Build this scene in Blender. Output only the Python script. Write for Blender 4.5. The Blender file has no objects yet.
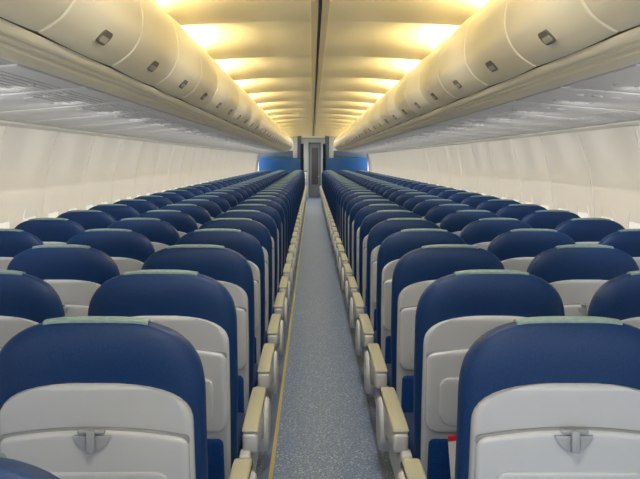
import bpy, bmesh, math, random
from mathutils import Vector, Matrix
random.seed(4)
C = bpy.context.scene
col = C.collection
PI = math.pi
try:
    C.view_settings.view_transform = 'Standard'
except Exception: pass

# ------------------------------------------------------------ materials
def mat(name, c, rough=.5, noise=0, nscale=200, c2=None, bump=0, metal=0, emit=None, es=0, sheen=0, spec=None):
    m = bpy.data.materials.new(name); m.use_nodes = True
    nt = m.node_tree; b = nt.nodes['Principled BSDF']
    b.inputs['Base Color'].default_value = (*c, 1); b.inputs['Roughness'].default_value = rough
    b.inputs['Metallic'].default_value = metal
    if spec is not None: b.inputs['Specular IOR Level'].default_value = spec
    if sheen: b.inputs['Sheen Weight'].default_value = sheen
    if emit:
        b.inputs['Emission Color'].default_value = (*emit, 1); b.inputs['Emission Strength'].default_value = es
    if noise or bump:
        tc = nt.nodes.new('ShaderNodeTexCoord'); n = nt.nodes.new('ShaderNodeTexNoise')
        n.inputs['Scale'].default_value = nscale; n.inputs['Detail'].default_value = 4
        nt.links.new(tc.outputs['Object'], n.inputs['Vector'])
        if noise:
            r = nt.nodes.new('ShaderNodeValToRGB')
            r.color_ramp.elements[0].position = .5-noise; r.color_ramp.elements[1].position = .5+noise
            r.color_ramp.elements[0].color = (*c, 1); r.color_ramp.elements[1].color = (*(c2 or c), 1)
            nt.links.new(n.outputs['Fac'], r.inputs['Fac']); nt.links.new(r.outputs['Color'], b.inputs['Base Color'])
        if bump:
            bp = nt.nodes.new('ShaderNodeBump'); bp.inputs['Strength'].default_value = bump; bp.inputs['Distance'].default_value = .002
            nt.links.new(n.outputs['Fac'], bp.inputs['Height']); nt.links.new(bp.outputs['Normal'], b.inputs['Normal'])
    return m
M = {}
M['fabric'] = mat('navy_fabric', (.001,.016,.068), .5, .2, 330, (.002,.030,.120), .2, spec=.3)
M['pocket'] = mat('blue_pocket_fabric', (.003,.035,.16), .85, .2, 200, (.006,.055,.23), .3, spec=.2)
M['shell'] = mat('grey_shell_plastic', (.37,.39,.42), .26, .3, 6, (.40,.42,.45))
M['tray'] = mat('grey_tray_plastic', (.40,.42,.45), .24, .3, 5, (.43,.45,.48))
M['latch'] = mat('latch_plastic', (.24,.26,.29), .35)
M['dark'] = mat('dark_recess', (.06,.06,.065), .6)
M['recess'] = mat('grey_recess', (.17,.19,.21), .5)
M['cup'] = mat('latch_cup_grey', (.27,.29,.32), .4)
M['binrecess'] = mat('bin_latch_recess', (.15,.14,.12), .5)
M['binlatch'] = mat('bin_latch_grey', (.42,.40,.34), .4)
M['cover'] = mat('grey_green_cover', (.13,.20,.21), .6, .2, 80, (.17,.25,.25))
M['arm'] = mat('cream_arm_plastic', (.43,.44,.45), .35, .3, 10, (.47,.48,.49))
M['pad'] = mat('olive_cream_pad', (.34,.34,.26), .5)
M['alu'] = mat('aluminium', (.5,.5,.52), .35, metal=.8)
M['bin'] = mat('cream_bin', (.83,.77,.58), .30, .3, 3, (.85,.79,.61))
M['binbody'] = mat('bin_body_gap_shade', (.24,.20,.13), .6, .3, 3, (.26,.22,.15), spec=.1)  # cream body darkened, paints shade into the gaps between doors
M['rail'] = mat('cream_rail', (.80,.75,.59), .40, .3, 3, (.82,.77,.62))
M['under'] = mat('grey_underside', (.55,.55,.54), .9, .3, 2, (.58,.58,.57), spec=.02)
M['psu'] = mat('service_panel_grey', (.72,.72,.72), .9, spec=.02)
M['grille'] = mat('grille_grey', (.55,.55,.55), .9, spec=.02)
M['wall'] = mat('cream_wall', (.80,.77,.70), .6, .3, 2, (.83,.80,.73), spec=.2)
M['wframe'] = mat('window_frame', (.79,.76,.70), .5)
M['shade'] = mat('window_shade', (.78,.77,.73), .5, emit=(1,.97,.9), es=.30)  # emission stands in for daylight coming through the shade
M['ceil'] = mat('golden_ceiling', (.84,.75,.49), .45, .3, 2, (.86,.77,.52), spec=.3)
M['strip'] = mat('ceiling_strip', (.42,.38,.27), .7, spec=.1)
M['yellow'] = mat('yellow_floor_strip', (.50,.40,.12), .5)
M['track'] = mat('seat_track', (.10,.14,.24), .5)
M['red'] = mat('red_card', (.6,.02,.02), .4)
M['white'] = mat('white_card', (.8,.8,.8), .4)
M['bulk'] = mat('blue_partition', (.006,.08,.27), .6, .2, 30, (.010,.11,.33))
M['bulk2'] = mat('slate_partition', (.08,.13,.19), .6, .2, 10, (.10,.15,.21))
M['galley'] = mat('galley_laminate', (.58,.58,.56), .4, .3, 3, (.62,.62,.60))
M['curtain'] = mat('curtain_cloth', (.05,.07,.10), .9, .2, 30, (.07,.10,.14))
# carpet
def carpet():
    m = bpy.data.materials.new('speckled_blue_carpet'); m.use_nodes = True
    nt = m.node_tree; b = nt.nodes['Principled BSDF']; b.inputs['Roughness'].default_value = .5
    tc = nt.nodes.new('ShaderNodeTexCoord')
    v = nt.nodes.new('ShaderNodeTexVoronoi'); v.inputs['Scale'].default_value = 62
    n = nt.nodes.new('ShaderNodeTexNoise'); n.inputs['Scale'].default_value = 85; n.inputs['Detail'].default_value = 4
    nt.links.new(tc.outputs['Object'], v.inputs['Vector']); nt.links.new(tc.outputs['Object'], n.inputs['Vector'])
    r = nt.nodes.new('ShaderNodeValToRGB')
    r.color_ramp.elements[0].position = .20; r.color_ramp.elements[0].color = (.75,.78,.80,1)
    r.color_ramp.elements[1].position = .30; r.color_ramp.elements[1].color = (.10,.16,.29,1)
    nt.links.new(v.outputs['Distance'], r.inputs['Fac'])
    r2 = nt.nodes.new('ShaderNodeValToRGB')
    r2.color_ramp.elements[0].position = .42; r2.color_ramp.elements[0].color = (.07,.13,.27,1)
    r2.color_ramp.elements[1].position = .58; r2.color_ramp.elements[1].color = (.32,.40,.52,1)
    nt.links.new(n.outputs['Fac'], r2.inputs['Fac'])
    mx = nt.nodes.new('ShaderNodeMix'); mx.data_type = 'RGBA'; mx.inputs['Factor'].default_value = .5
    nt.links.new(r.outputs['Color'], mx.inputs['A']); nt.links.new(r2.outputs['Color'], mx.inputs['B'])
    nt.links.new(mx.outputs['Result'], b.inputs['Base Color'])
    return m
M['carpet'] = carpet()

# ------------------------------------------------------------ helpers
def mesh(name, verts, faces, m, smooth=True, angle=40):
    me = bpy.data.meshes.new(name); me.from_pydata([tuple(v) for v in verts], [], faces)
    bm = bmesh.new(); bm.from_mesh(me)
    bmesh.ops.remove_doubles(bm, verts=bm.verts, dist=1e-5)
    bmesh.ops.recalc_face_normals(bm, faces=bm.faces)
    if smooth:
        for f in bm.faces: f.smooth = True
        for e in bm.edges:
            if len(e.link_faces) == 2 and e.calc_face_angle(0) > math.radians(angle): e.smooth = False
    bm.to_mesh(me); bm.free()
    me.materials.append(m)
    return me
def link(name, me, parent=None, loc=None):
    o = bpy.data.objects.new(name, me); col.objects.link(o)
    if parent: o.parent = parent
    if loc: o.location = loc
    return o
def struct(o): o['kind'] = 'structure'; return o
def tag(o, label, cat, group=None):
    o['label'] = label; o['category'] = cat
    if group: o['group'] = group
    return o
def empty(name, loc=(0,0,0)):
    o = bpy.data.objects.new(name, None); o.empty_display_size = .1; col.objects.link(o); o.location = loc; return o
def box_vf(x0,x1,y0,y1,z0,z1):
    v = [(x,y,z) for x in (x0,x1) for y in (y0,y1) for z in (z0,z1)]
    return v, [(0,1,3,2),(4,6,7,5),(0,4,5,1),(2,3,7,6),(0,2,6,4),(1,5,7,3)]
def bevel_me(me, w, seg=2):
    bm = bmesh.new(); bm.from_mesh(me)
    es = [e for e in bm.edges if len(e.link_faces)==2 and e.calc_face_angle(0) > .6]
    bmesh.ops.bevel(bm, geom=es, offset=w, segments=seg, profile=.5, affect='EDGES')
    for f in bm.faces: f.smooth = True
    for e in bm.edges:
        if len(e.link_faces)==2: e.smooth = e.calc_face_angle(0) < math.radians(50)
    bm.to_mesh(me); bm.free(); return me
def boxes(name, lst, m, bev=0):
    V=[];F=[]
    for b in lst:
        v,f = box_vf(*b); n=len(V); V+=v; F+=[tuple(i+n for i in q) for q in f]
    me = mesh(name, V, F, m)
    if bev: bevel_me(me, bev)
    return me
def extr_x(name, pts, x0, x1, m, bev=0):   # pts in (y,z)
    n=len(pts); V=[(x0,y,z) for y,z in pts]+[(x1,y,z) for y,z in pts]
    F=[tuple(range(n)), tuple(range(2*n-1,n-1,-1))]+[(i,(i+1)%n,n+(i+1)%n,n+i) for i in range(n)]
    me = mesh(name,V,F,m)
    if bev: bevel_me(me,bev,2)
    return me
def extr_y(name, pts, y0, y1, m, bev=0):   # pts in (x,z)
    n=len(pts); V=[(x,y0,z) for x,z in pts]+[(x,y1,z) for x,z in pts]
    F=[tuple(range(n)), tuple(range(2*n-1,n-1,-1))]+[(i,(i+1)%n,n+(i+1)%n,n+i) for i in range(n)]
    me = mesh(name,V,F,m)
    if bev: bevel_me(me,bev,2)
    return me
def tube_vf(a,b,r,n=10,r2=None):
    a=Vector(a);b=Vector(b);d=(b-a).normalized();u=d.orthogonal().normalized();w=d.cross(u)
    r2=r2 or r;V=[];F=[]
    for i in range(n):
        t=2*PI*i/n; e=u*math.cos(t)+w*math.sin(t); V+=[a+e*r,b+e*r2]
    for i in range(n):
        j=(i+1)%n; F.append((2*i,2*j,2*j+1,2*i+1))
    F.append(tuple(range(0,2*n,2))); F.append(tuple(range(2*n-1,0,-2)))
    return V,F
def join_vf(name, lst, m):
    V=[];F=[]
    for v,f in lst:
        n=len(V);V+=list(v);F+=[tuple(i+n for i in q) for q in f]
    return mesh(name,V,F,m)

# ------------------------------------------------------------ seat
ZT, ZS = 1.12, .93
def yc(z):                                   # centre line of the reclined back
    t = (z-.42)/(ZT-.42); return -.16*t - .015*math.sin(PI*t)
def wz(z):
    if z <= ZS: return .226+.010*min(1,(z-.4)/.35)
    d=(z-ZS)/(ZT-ZS); return .236*max(0,1-d**2.9)**(1/2.9)
def tz(z):
    if z <= ZS: return .048
    d=(z-ZS)/(ZT-ZS); return .048*max(0,1-d**4)**.5
def backrest_mesh():
    zs=[.40+.53*i/12 for i in range(13)]+[ZS+.19*math.sin(PI/2*i/16) for i in range(1,17)]
    N=40;V=[];F=[]
    for z in zs:
        z=min(z,ZT-.0002)
        w=wz(z);t=tz(z)
        for i in range(N):
            a=2*PI*i/N;c,s=math.cos(a),math.sin(a)
            V.append((w*math.copysign(abs(c)**.5,c), yc(z)+t*math.copysign(abs(s)**.5,s), z))
    for k in range(len(zs)-1):
        for i in range(N):
            j=(i+1)%N;F.append((k*N+i,k*N+j,(k+1)*N+j,(k+1)*N+i))
    F.append(tuple(range(N)));F.append(tuple((len(zs)-1)*N+i for i in range(N)))
    return mesh('backrest',V,F,M['fabric'],angle=60)
def top_z(x,yo):
    lo,hi=ZS,ZT
    for _ in range(30):
        m=(lo+hi)/2;w=max(wz(m),1e-6);t=max(tz(m),1e-6)
        if (abs(x)/w)**4+(abs(yo)/t)**4<=1: lo=m
        else: hi=m
    return lo
def cover_mesh():
    V=[];F=[];nx,ny=12,10
    for L in (0,1):
        for i in range(nx+1):
            x=-.115+.23*i/nx
            for j in range(ny+1):
                yo=-.017+.045*j/ny
                z=top_z(x,yo); V.append((x,yc(z)+yo,z+(.005 if L==0 else -.005)))
    o=(nx+1)*(ny+1)
    for L in (0,1):
        for i in range(nx):
            for j in range(ny):
                a=L*o+i*(ny+1)+j;F.append((a,a+1,a+ny+2,a+ny+1))
    for i in range(nx):
        for j in (0,ny):
            a=i*(ny+1)+j;F.append((a,a+ny+1,o+a+ny+1,o+a))
    for j in range(ny):
        for i in (0,nx):
            a=i*(ny+1)+j;F.append((a,a+1,o+a+1,o+a))
    return mesh('headrest_cover',V,F,M['cover'])
def plate(name, z0, z1, wf, off, depth, m, bulge=0.0, r=.006, nz=28, nx=22, zf=None):
    """panel on the rear of the backrest; wf(z) half width, off = how far behind the cushion"""
    V=[];F=[]
    zs=[z0+(z1-z0)*(1-math.cos(PI*k/nz))/2 for k in range(nz+1)]
    for L in (0,1):
        for z in zs:
            w=wf(z)
            for i in range(nx+1):
                u=math.sin(PI/2*(2*i/nx-1)); x=w*u
                zz = z+(zf(x,z) if zf else 0)
                e=max(0,(abs(u)-.95)/.05); ev=max(0,1-min(z-z0,z1-z)/.012)
                e=max(e,ev); rr=r*(1-math.sqrt(max(0,1-e*e)))
                base=yc(zz)-.048
                y=base-off-bulge*(1-u*u)*max(0,math.sin(PI*(z-z0)/(z1-z0)))**.7+rr if L==0 else base-off+depth
                V.append((x,y,zz))
    o=(nz+1)*(nx+1)
    for L in (0,1):
        for k in range(nz):
            for i in range(nx):
                a=L*o+k*(nx+1)+i;F.append((a,a+1,a+nx+2,a+nx+1))
    for k in range(nz):
        for i in (0,nx):
            a=k*(nx+1)+i;F.append((a,a+nx+1,o+a+nx+1,o+a))
    for i in range(nx):
        for k in (0,nz):
            a=k*(nx+1)+i;F.append((a,a+1,o+a+1,o+a))
    return mesh(name,V,F,m,angle=50)
SH=.985
def w_shell(z):
    h=.10
    if z<SH-h: return .208+.006*min(1,max(0,(z-.4)/.3))
    d=min(1,(z-(SH-h))/h); return .214*max(.0005,1-d**2.7)**(1/2.7)
def round_w(z0,z1,w,r,rb=None):
    rb=rb or r
    def f(z):
        d=max(0,min(z-z0,z1-z)); rr=rb if z-z0<z1-z else r
        if d>=rr: return w
        k=1-d/rr; return w-rr+rr*math.sqrt(max(0,1-k*k))
    return f
seatM={}
seatM['backrest']=backrest_mesh()
seatM['headrest_cover']=cover_mesh()
seatM['back_shell']=plate('back_shell',.34,SH,w_shell,.012,.032,M['shell'],.010,.016,nz=40)
seatM['tray_table']=plate('tray_table',.60,.885,round_w(.60,.885,.206,.02,.05),.032,.020,M['tray'],.006,.008,
        zf=lambda x,z: -.020*(x/.2)**2*(z-.6)/.285)
seatM['literature_pocket']=plate('literature_pocket',.35,.575,round_w(.35,.575,.19,.02,.03),.030,.022,M['pocket'],.012,.008)
# thin dark strip, paints the shaded gap above the tray
seatM['tray_seam']=plate('tray_seam',.870,.890,round_w(.870,.890,.209,.008),.022,.006,M['recess'],.006,.001,nz=4,zf=lambda x,z:-.020*(x/.2)**2)
# tray latch: recessed cup and a turn hook
yl=yc(.875)-.048-.041
hook=join_vf('latch',[box_vf(-.030,.030,yl-.006,yl+.004,.881,.890),box_vf(-.009,.009,yl-.014,yl+.002,.842,.890)],M['latch'])
bevel_me(hook,.003)
cup2=extr_y('latch_recess',[(.0+.042*math.cos(a)*(1-.25*abs(math.sin(a))),.876+.038*math.sin(a)) for a in [PI+PI*i/14 for i in range(15)]],yl+.001,yl+.012,M['cup'],.002)
# raised lower moulding on the tray
seatM['tray_lip']=plate('tray_lip',.625,.79,round_w(.625,.79,.165,.03,.05),.041,.008,M['tray'],.001,.003,nz=14)
seatM['cushion']=bevel_me(boxes('seat_cushion',[(-.232,.232,.035,.50,.37,.485)],M['fabric']),.035,4)
def arm_pts():
    P=[(-.01,.555)]
    cx,cz,r=.465,.462,.098
    P+= [(.08,.56)]
    P+= [(cx+r*math.cos(a),cz+r*math.sin(a)) for a in [PI/2-(PI*1.22)*i/20 for i in range(21)]]
    P+= [(.30,.455),(.10,.47),(.0,.49)]
    return P
seatM['armrest']=extr_x('armrest',arm_pts(),-.026,.026,M['arm'],.011)
padP=[(-.005,.557)]+[(.10+.36*i/5,.562) for i in range(6)]+[(.50,.556),(.53,.541),(.545,.525),(.555,.528),(.540,.556),(.51,.573),(.47,.578),(.10,.578),(.0,.570)]
seatM['arm_pad']=extr_x('arm_pad',padP,-.028,.028,M['pad'],.008)
# round end disc on the aisle side of the armrest
V,F=tube_vf((-.036,.460,.445),(.036,.460,.445),.102,32,.102)
seatM['arm_end']=bevel_me(mesh('armrest_end',V,F,M['arm']),.016,3)
seatM['shroud']=extr_x('side_shroud',[(-.06,.34),(-.05,.50),(.02,.50),(.06,.455),(.40,.44),(.46,.42),(.47,.37),(.40,.33)],-.018,.018,M['arm'],.007)
seatM['seat_frame']=join_vf('seat_frame',[tube_vf((-.262,.12,.345),(.262,.12,.345),.024),tube_vf((-.262,.38,.345),(.262,.38,.345),.024),
    box_vf(-.235,-.215,.05,.47,.325,.385),box_vf(.215,.235,.05,.47,.325,.385)],M['alu'])
def leg(name):
    me=join_vf(name,[tube_vf((0,.12,.33),(0,-.02,.03),.02,10,.016),tube_vf((0,.38,.33),(0,.40,.03),.022,10,.018),
        tube_vf((0,.13,.30),(0,.39,.08),.012),box_vf(-.02,.02,-.06,.45,0.0,.035)],M['alu']); return me
seatM['leg']=leg('leg')

def make_seat(s):      # s=+1 : aisle lies towards +x (left block)
    t=empty('airline_seat')
    b=link('backrest',seatM['backrest'],t); link('headrest_cover',seatM['headrest_cover'],b)['label']='grey green strip on the headrest top'
    sh=link('back_shell',seatM['back_shell'],t)
    link('tray_seam',seatM['tray_seam'],sh)
    tr=link('tray_table',seatM['tray_table'],t)
    link('tray_lip',seatM['tray_lip'],tr)
    link('latch_recess',cup2,tr); link('latch',hook,tr)
    link('literature_pocket',seatM['literature_pocket'],t)
    link('seat_cushion',seatM['cushion'],t)
    a=link('armrest',seatM['armrest'],t,(s*.268,0,0)); link('arm_pad',seatM['arm_pad'],a)
    link('seat_frame',seatM['seat_frame'],t)
    for x in (-.14,.14): link('leg',seatM['leg'],t,(x,0,0))
    return t,a
def copy_tree(o,parent=None):
    c=o.copy();col.objects.link(c)
    if parent: c.parent=parent
    for ch in o.children: copy_tree(ch,c)
    return c
ONES=['','first','second','third','fourth','fifth','sixth','seventh','eighth','ninth','tenth','eleventh','twelfth','thirteenth','fourteenth','fifteenth','sixteenth','seventeenth','eighteenth','nineteenth']
def ordn(n):
    if n<20: return ONES[n]
    t={2:'twent',3:'thirt'}[n//10]
    return t+'ieth' if n%10==0 else t+'y-'+ONES[n%10]
P=.79; Y0=1.05; NR=36
SX={'aisle':.52,'middle':1.07,'window':1.62}
first={'aisle':0,'middle':1,'window':3}
for s,side in ((-1,'left'),(1,'right')):
    for kind in ('aisle','middle','window'):
        proto,arm=make_seat(-s)
        if kind=='aisle':
            link('side_shroud',seatM['shroud'],proto,(-s*.252,0,0))
            link('armrest_end',seatM['arm_end'],arm,(-s*.006,0,0))
        if kind=='window':
            a=link('armrest',seatM['armrest'],proto,(s*.262,0,0)); link('arm_pad',seatM['arm_pad'],a)
        used=False
        for k in range(NR):
            if k<first[kind]: continue
            if side=='right' and kind=='aisle' and k==0: continue
            o=copy_tree(proto) if used else proto
            used=True
            o.location=(s*SX[kind]-(.015 if k==0 else 0), Y0+P*k+.17-(.06 if k==0 else 0), 0)
            n=ordn(k+1 if side=='left' else k)
            if kind=='aisle': lab='navy and grey airline seat on the aisle, %s block, %s row from camera'%(side,n)
            elif kind=='middle': lab='navy and grey middle airline seat, %s block, %s row from camera'%(side,n)
            else: lab='navy and grey airline seat by the %s wall, %s row from camera'%(side,n)
            tag(o,lab,'seat','blue airline seats in the %s block'%side)
# safety card in pocket
cv=join_vf('safety_card',[box_vf(-.032,.032,-.001,.001,0,.175)],M['white'])
cv.materials.append(M['red'])
v2,f2=box_vf(-.032,.032,-.0025,.0025,.160,.178)
bm=bmesh.new();bm.from_mesh(cv)
vs=[bm.verts.new(v) for v in v2]
for f in f2:
    nf=bm.faces.new([vs[i] for i in f]);nf.material_index=1
bm.to_mesh(cv);bm.free()
card=link('safety_card',cv,None,(.52-.085,Y0+2*P+.17-.107,.425)); card.rotation_euler=(math.radians(12),math.radians(-6),0)
tag(card,'red and white card sticking out of a seat back pocket beside the aisle','card')

# ------------------------------------------------------------ shell of the cabin
YA,YB=-1.6,29.7
f=struct(link('floor',boxes('floor',[(-1.95,1.95,YA,34,-.05,0)],M['carpet'])))
t=struct(link('trim_1',boxes('floor_strip',[(-.245,-.228,YA,29.5,0,.006)],M['yellow'])))
struct(link('trim_2',boxes('seat_track',[(-.285,-.247,YA,29.5,0,.004),(.280,.30,YA,29.5,0,.004)],M['track'])))
WP=[(1.86,1.70),(1.875,1.60),(1.895,1.5),(1.92,1.36),(1.94,1.2),(1.953,1.05),(1.957,.85),(1.953,.6),(1.93,.35),(1.88,.12),(1.84,0)]
WPITCH=1.016
def wall_mesh(s):
    st=[]
    y=-1.2
    while y<30:
        st+=[(y-.03,0),(y-.010,0),(y-.005,.018),(y+.005,.018),(y+.010,0),(y+.03,0)]; y+=WPITCH
    V=[];F=[];n=len(WP)
    for y,d in st:
        for x,z in WP: V.append((s*(x+d),y+ .25*(z-1.1)**2,z))
    for k in range(len(st)-1):
        for i in range(n-1):
            a=k*n+i;F.append((a,a+1,a+n+1,a+n))
    return mesh('wall',V,F,M['wall'],angle=30)
for s,nm in ((-1,'left'),(1,'right')):
    struct(link('wall_'+nm,wall_mesh(s)))
    struct(link('baseboard_'+nm,extr_y('baseboard',[(s*1.80,0),(s*1.80,.10),(s*1.86,.13),(s*1.88,0)],YA,29.7,M['recess'])))
# windows
def rr_pts(w,h,r,n=6):
    P=[]
    for cx,cy,a0 in ((w-r,h-r,0),(-w+r,h-r,PI/2),(-w+r,-h+r,PI),(w-r,-h+r,1.5*PI)):
        for i in range(n+1):
            a=a0+PI/2*i/n;P.append((cx+r*math.cos(a),cy+r*math.sin(a)))
    return P
def ring_mesh(s):
    L=[(rr_pts(.136,.196,.10),-.006),(rr_pts(.130,.190,.095),.003),(rr_pts(.122,.178,.085),.003),(rr_pts(.115,.166,.08),-.008)]
    V=[];F=[]
    for pts,d in L:
        for y,z in pts: V.append((-s*d,y,z))
    n=len(L[0][0])
    for k in range(len(L)-1):
        for i in range(n):
            j=(i+1)%n;F.append((k*n+i,k*n+j,(k+1)*n+j,(k+1)*n+i))
    return mesh('window_frame',V,F,M['wframe'])
wn=1
for s in (-1,1):
    rm=ring_mesh(s)
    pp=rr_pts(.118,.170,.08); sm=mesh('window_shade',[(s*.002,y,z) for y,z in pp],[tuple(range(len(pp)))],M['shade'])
    y=-1.2+WPITCH*4+.254
    while y<29:
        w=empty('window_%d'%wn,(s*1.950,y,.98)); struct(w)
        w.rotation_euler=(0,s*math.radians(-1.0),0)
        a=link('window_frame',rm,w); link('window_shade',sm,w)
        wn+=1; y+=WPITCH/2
# ceiling domes
DP=1.71; DC=4.0
def ceil_z(x,y):
    t=((y-DC)/DP+.5)%1.0; u=min(1,abs(x)/.9)
    a=abs(math.sin(PI*t))
    return 2.325-.085*u**2.0 + (.004+.125*u**1.6)*(a**.7)
V=[];F=[]
XS=[-1.15+2.3*i/34 for i in range(35)]
ys=[]
k0=-3
y=DC-DP/2+k0*DP
while y<29.7:
    for i in range(24): ys.append(y+DP*(.5-.5*math.cos(PI*i/24)))
    y+=DP
for y in ys:
    V.append((-1.15,y,2.10))
    for x in XS:
        yy=y+.30*(1-min(1,abs(x)/.9)**2)      # the joints bow in plan
        V.append((x,yy,ceil_z(x,y)))
    V.append((1.15,y,2.10))
n=len(XS)+2
for k in range(len(ys)-1):
    for i in range(n-1):
        a=k*n+i;F.append((a,a+1,a+n+1,a+n))
struct(link('ceiling',mesh('ceiling',V,F,M['ceil'],angle=50)))
struct(link('trim_3',extr_y('ceiling_strip',[(-.045,2.345),(-.05,2.312),(-.012,2.305),(-.009,2.315),(.009,2.315),(.012,2.305),(.05,2.312),(.045,2.345)],YA,29.6,M['strip'])))
struct(link('trim_4',extr_y('ceiling_groove',[(-.008,2.314),(-.008,2.3125),(.008,2.3125),(.008,2.314)],YA,29.6,M['dark'])))

# bins
DPF=[(.775,2.205),(.735,2.16),(.704,2.09),(.692,2.01),(.702,1.94),(.738,1.880),(.785,1.843),(.818,1.826)]
def cr(P,n=6):
    Q=[P[0]]+P+[P[-1]];R=[]
    for i in range(1,len(Q)-2):
        p0,p1,p2,p3=[Vector(q) for q in Q[i-1:i+3]]
        for j in range(n):
            t=j/n
            R.append(.5*((2*p1)+(p2-p0)*t+(2*p0-5*p1+4*p2-p3)*t*t+(3*p1-p0-3*p2+p3)*t**3))
    R.append(Vector(P[-1]));return R
PF=cr(DPF)
BL=.855
def out_n(i,pts):
    a=pts[max(0,i-1)];b=pts[min(len(pts)-1,i+1)];d=(b-a).normalized()
    n=Vector((d.y,-d.x))
    if n.x>0: n=-n
    return n
def door_mesh(s,o):
    H=BL/2-.006
    st=[(-H,-.012),(-H+.0015,-.004),(-H+.007,0)]+[(-H+.015+(2*H-.03)*i/6,.007*math.sin(PI*i/6)) for i in range(0,7)]+[(H-.007,0),(H-.0015,-.004),(H,-.012)]
    V=[];F=[];m=len(PF)
    for y,d in st:
        for i,p in enumerate(PF):
            e=0
            if i==0 or i==m-1: e=-.008
            q=p+out_n(i,PF)*(d+e); V.append((s*q.x-o[0],y,q.y-o[2]))
    for k in range(len(st)-1):
        for i in range(m-1):
            a=k*m+i;F.append((a,a+1,a+m+1,a+m))
    return mesh('bin_door',V,F,M['bin'],angle=60)
def body_mesh(s,o):
    pts=[p-out_n(i,PF)*.010 for i,p in enumerate(PF)]
    poly=[(s*p.x-o[0],p.y-o[2]) for p in pts]+[(s*.86-o[0],1.815-o[2]),(s*1.145-o[0],1.80-o[2]),(s*1.145-o[0],2.18-o[2])]
    return extr_y('bin_body',poly,-BL/2,BL/2,M['binbody'])
def latch_meshes(s,o):
    i=min(range(len(PF)),key=lambda i:abs(PF[i].y-1.878)); p=PF[i];n=out_n(i,PF);tg=Vector((-n.y,n.x))
    if tg.y<0: tg=-tg
    def pad(hy,ht,d0,d1,m,name,r,bo=0):
        pts=rr_pts(hy,ht,r,5);V=[];F=[]
        for d in (d0,d1):
            for a,b in pts:
                q=p+tg*(b+bo)+n*d;V.append((s*q.x-o[0],a,q.y-o[2]))
        N=len(pts);F.append(tuple(range(N)));F.append(tuple(range(2*N-1,N-1,-1)))
        for a in range(N):
            b=(a+1)%N;F.append((a,b,N+b,N+a))
        return mesh(name,V,F,m)
    return pad(.062,.026,-.01,.0095,M['binrecess'],'latch_recess',.025), pad(.044,.011,.0,.0115,M['binlatch'],'latch',.010,-.006)
def bar_psu(s):
    ang=math.atan2(1.765-1.685,1.86-.93)
    pan=boxes('service_panel',[(-.40,.40,-.375,.375,-.006,.022)],M['psu'],.003)
    gr=join_vf('air_grille',[box_vf(.14+.03*i,.144+.03*i,-.33,.33,-.008,-.004) for i in range(7)],M['grille'])
    V,F=tube_vf((0,0,-.012),(0,0,-.003),.020,14,.026)
    rl=mesh('reading_light',V,F,M['psu'])
    V,F=tube_vf((0,0,-.012),(0,0,-.003),.013,12,.018)
    av=mesh('air_nozzle',V,F,M['grille'])
    t=empty('passenger_service_unit')
    link('panel',pan,t); g=link('air_grille',gr,t,(-.42+.42*1,0,0))
    for x in (-.27,-.19,-.11): link('reading_light',rl,t,(x*s,-.2,0))
    for x in (-.27,-.19,-.11): link('air_nozzle',av,t,(x*s,.14,0))
    return t,ang
for s,side in ((-1,'left'),(1,'right')):
    o0=(s*.86,0,1.80)
    d=door_mesh(s,o0);b=body_mesh(s,o0);lr,lt=latch_meshes(s,o0)
    t=empty('overhead_bin')
    link('bin_body',b,t); dd=link('bin_door',d,t); link('latch_recess',lr,dd)['label']='dark oval latch recess'; link('latch',lt,dd)
    for k in range(-1,32):
        c=t if k==-1 else copy_tree(t)
        c.location=(o0[0],1.92+BL*k,o0[2])
        tag(c,'cream overhead luggage bin above the %s seats, %s from the camera'%(side,ordn(k+2)),'overhead bin','overhead bins on the %s'%side)
    # stepped rail
    rp=[(.822,1.824),(.832,1.806),(.846,1.799),(.85,1.808),(.858,1.808),(.861,1.793),(.872,1.788),(.876,1.798),(.886,1.796),(.890,1.780),(.915,1.764),(.935,1.762),(.96,1.785),(.95,1.83),(.84,1.83)]
    struct(link('trim_%d'%(5 if s<0 else 6),extr_y('rail',[(s*x,z) for x,z in rp],YA,29.5,M['rail'])))
    up=[(.93,1.772),(1.88,1.690),(1.88,1.72),(.93,1.80)]
    struct(link('trim_%d'%(7 if s<0 else 8),extr_y('underside',[(s*x,z) for x,z in up],YA,29.5,M['under'])))
    struct(link('trim_%d'%(9 if s<0 else 10),extr_y('wall_cove',[(s*1.80,1.697),(s*1.80,1.685),(s*1.855,1.672),(s*1.90,1.668),(s*1.90,1.70)],YA,29.5,M['wall'])))
    pr,ang=bar_psu(s); used=False
    for k in range(2,NR):
        c=copy_tree(pr) if used else pr; used=True
        c.location=(s*1.36,Y0+P*k+.35,1.735-.002); c.rotation_euler=(0,ang if s>0 else -ang,0)
        tag(c,'grey service panel with reading lights above %s seats, %s from the camera'%(side,ordn(k-1)),'service panel','service panels over the %s seats'%side)

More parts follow.
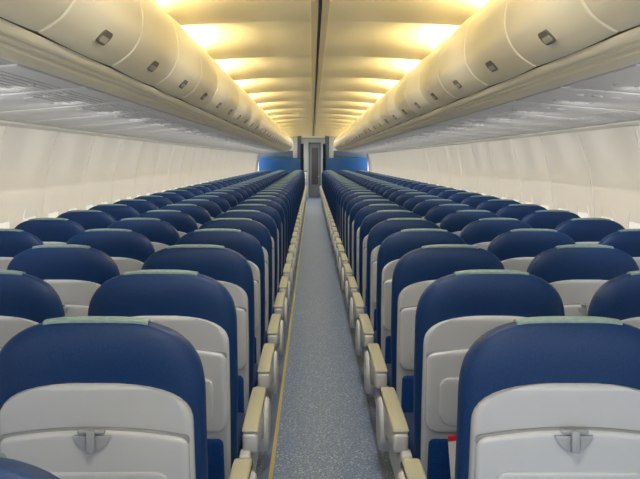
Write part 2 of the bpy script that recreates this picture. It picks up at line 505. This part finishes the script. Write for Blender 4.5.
# ------------------------------------------------------------ far end
for s,side in ((-1,'left'),(1,'right')):
    t=empty('cabin_partition',(s*1.1,29.75,0))
    def bl(name,a,m,bev=.01):
        x0,x1=sorted((s*a[0]-s*1.1,s*a[1]-s*1.1)); return link(name,boxes(name,[(x0,x1,a[2],a[3],a[4],a[5])],m,bev),t)
    bl('lower_panel',(.33,1.93,-.03,.03,0,1.54),M['bulk'])
    bl('upper_panel',(.72,1.93,0.0,.04,1.54,1.80),M['bulk2'])
    bl('tall_panel',(.56,.72,0,.05,1.54,2.30),M['galley'])
    bl('edge_post',(.42,.56,-.04,.04,1.54,2.33),M['bulk2'])
    tag(t,'blue cabin partition at the far end, %s of the aisle'%side,'partition')
    V=[];F=[];N=30
    for i in range(N+1):
        x=.34+.10*i/N;y=.03*math.sin(i*1.3)
        V+=[(s*(x-.38),y,0),(s*(x-.38),y,2.05)]
    for i in range(N): F.append((2*i,2*i+2,2*i+3,2*i+1))
    c=link('aisle_curtain',mesh('aisle_curtain',V,F,M['curtain'],angle=80),None,(s*.38,29.62,.0))
    tag(c,'dark curtain gathered at the far doorway, %s of the aisle'%side,'curtain')
    struct(link('wall_galley_'+side,boxes('w',[(min(s*.46,s*.52),max(s*.46,s*.52),29.85,33,0,2.4)],M['galley'])))
struct(link('wall_front',boxes('wf',[(-2,2,33,33.1,0,2.6)],M['galley'])))
struct(link('wall_front_upper_left',boxes('wf',[(-2,-.52,29.86,29.9,0,2.5)],M['wall'])))
struct(link('wall_front_upper_right',boxes('wf',[(.52,2,29.86,29.9,0,2.5)],M['wall'])))
struct(link('ceiling_galley',boxes('cg',[(-.6,.6,29.7,33,2.34,2.38)],M['ceil'])))
d=empty('door_1',(0,32.98,0)); struct(d)
link('door_panel',boxes('dp',[(-.14,.26,-.03,.0,0.01,2.1)],M['recess'],.006),d)
link('door_window',boxes('dw',[(-.06,.20,-.036,-.028,.5,1.95)],M['dark'],.004),d)
link('door_frame',boxes('df',[(-.18,-.14,-.06,.0,0.01,2.15),(.26,.30,-.06,.0,0.01,2.15),(-.18,.30,-.06,.0,2.1,2.16)],M['bulk2'],.004),d)
link('door_handle',boxes('dh',[(.19,.23,-.06,-.03,.8,.85)],M['alu'],.004),d)
g=empty('galley_trolley',(-.35,31.6,0))
link('trolley_body',boxes('tb',[(-.09,.11,-.35,.35,.06,1.03)],M['alu'],.01),g)
link('trolley_top',boxes('tt',[(-.095,.115,-.36,.36,1.03,1.07)],M['bulk2'],.006),g)
for yy in (-.28,.28):
    for xx in (-.05,.07):
        V,F=tube_vf((xx-.012,yy,.03),(xx+.012,yy,.03),.03,12); link('wheel',mesh('wheel',V,F,M['dark']),g)
tag(g,'narrow metal galley trolley beyond the far doorway on the left','trolley')

# ------------------------------------------------------------ lights
def area(name,loc,rot,sx,sy,e,c):
    l=bpy.data.lights.new(name,'AREA');l.shape='RECTANGLE';l.size=sx;l.size_y=sy;l.energy=e;l.color=c
    o=bpy.data.objects.new(name,l);col.objects.link(o);o.location=loc;o.rotation_euler=rot;return o
def spot(name,loc,aim,e,c,ang=150,blend=1):
    l=bpy.data.lights.new(name,'SPOT');l.energy=e;l.color=c;l.spot_size=math.radians(ang);l.spot_blend=blend;l.shadow_soft_size=0
    o=bpy.data.objects.new(name,l);col.objects.link(o);o.location=loc
    o.rotation_euler=Vector(aim).to_track_quat('-Z','Y').to_euler();return o
y=DC-2*DP
while y<29.5:
    for s in (-1,1):
        area('cove_lamp',(s*.95,y,2.215),(PI,-s*math.radians(40),0),.05,1.10,14,(1,.84,.50))
    spot('aisle_fill',(0,y,2.20),(0,.40,-1),42,(1,.97,.92),168)  # added fill spot without a fixture, brightens seats, floor and bins
    y+=DP
y=1.5
while y<28.3:
    for s in (-1,1):
        spot('wall_fill',(s*.99,y,1.69),(s*.9,.5,-.75),14,(1,.97,.92),118)  # unseen spot added below the bins to brighten the side walls
        spot('underside_fill',(s*1.35,y+.1,1.16),(0,.1,1),2.4,(1,.98,.95),165)  # floating upward spot added to lighten the underside and service panels
    y+=P
area('galley_lamp',(0,31,2.32),(0,0,0),.3,1.5,32,(1,.97,.90))
w=bpy.data.worlds.new('world');C.world=w;w.use_nodes=True
bg=w.node_tree.nodes['Background'];bg.inputs[0].default_value=(.97,.98,1,1);bg.inputs[1].default_value=2.7

cam=bpy.data.cameras.new('camera');co=bpy.data.objects.new('camera',cam);col.objects.link(co)
co.location=(-.045,0,1.47);co.rotation_euler=(PI/2,0,0)
cam.sensor_width=36;cam.lens=838/640*36;cam.shift_x=8/640;cam.shift_y=-79.5/640;cam.clip_start=.05
C.camera=co
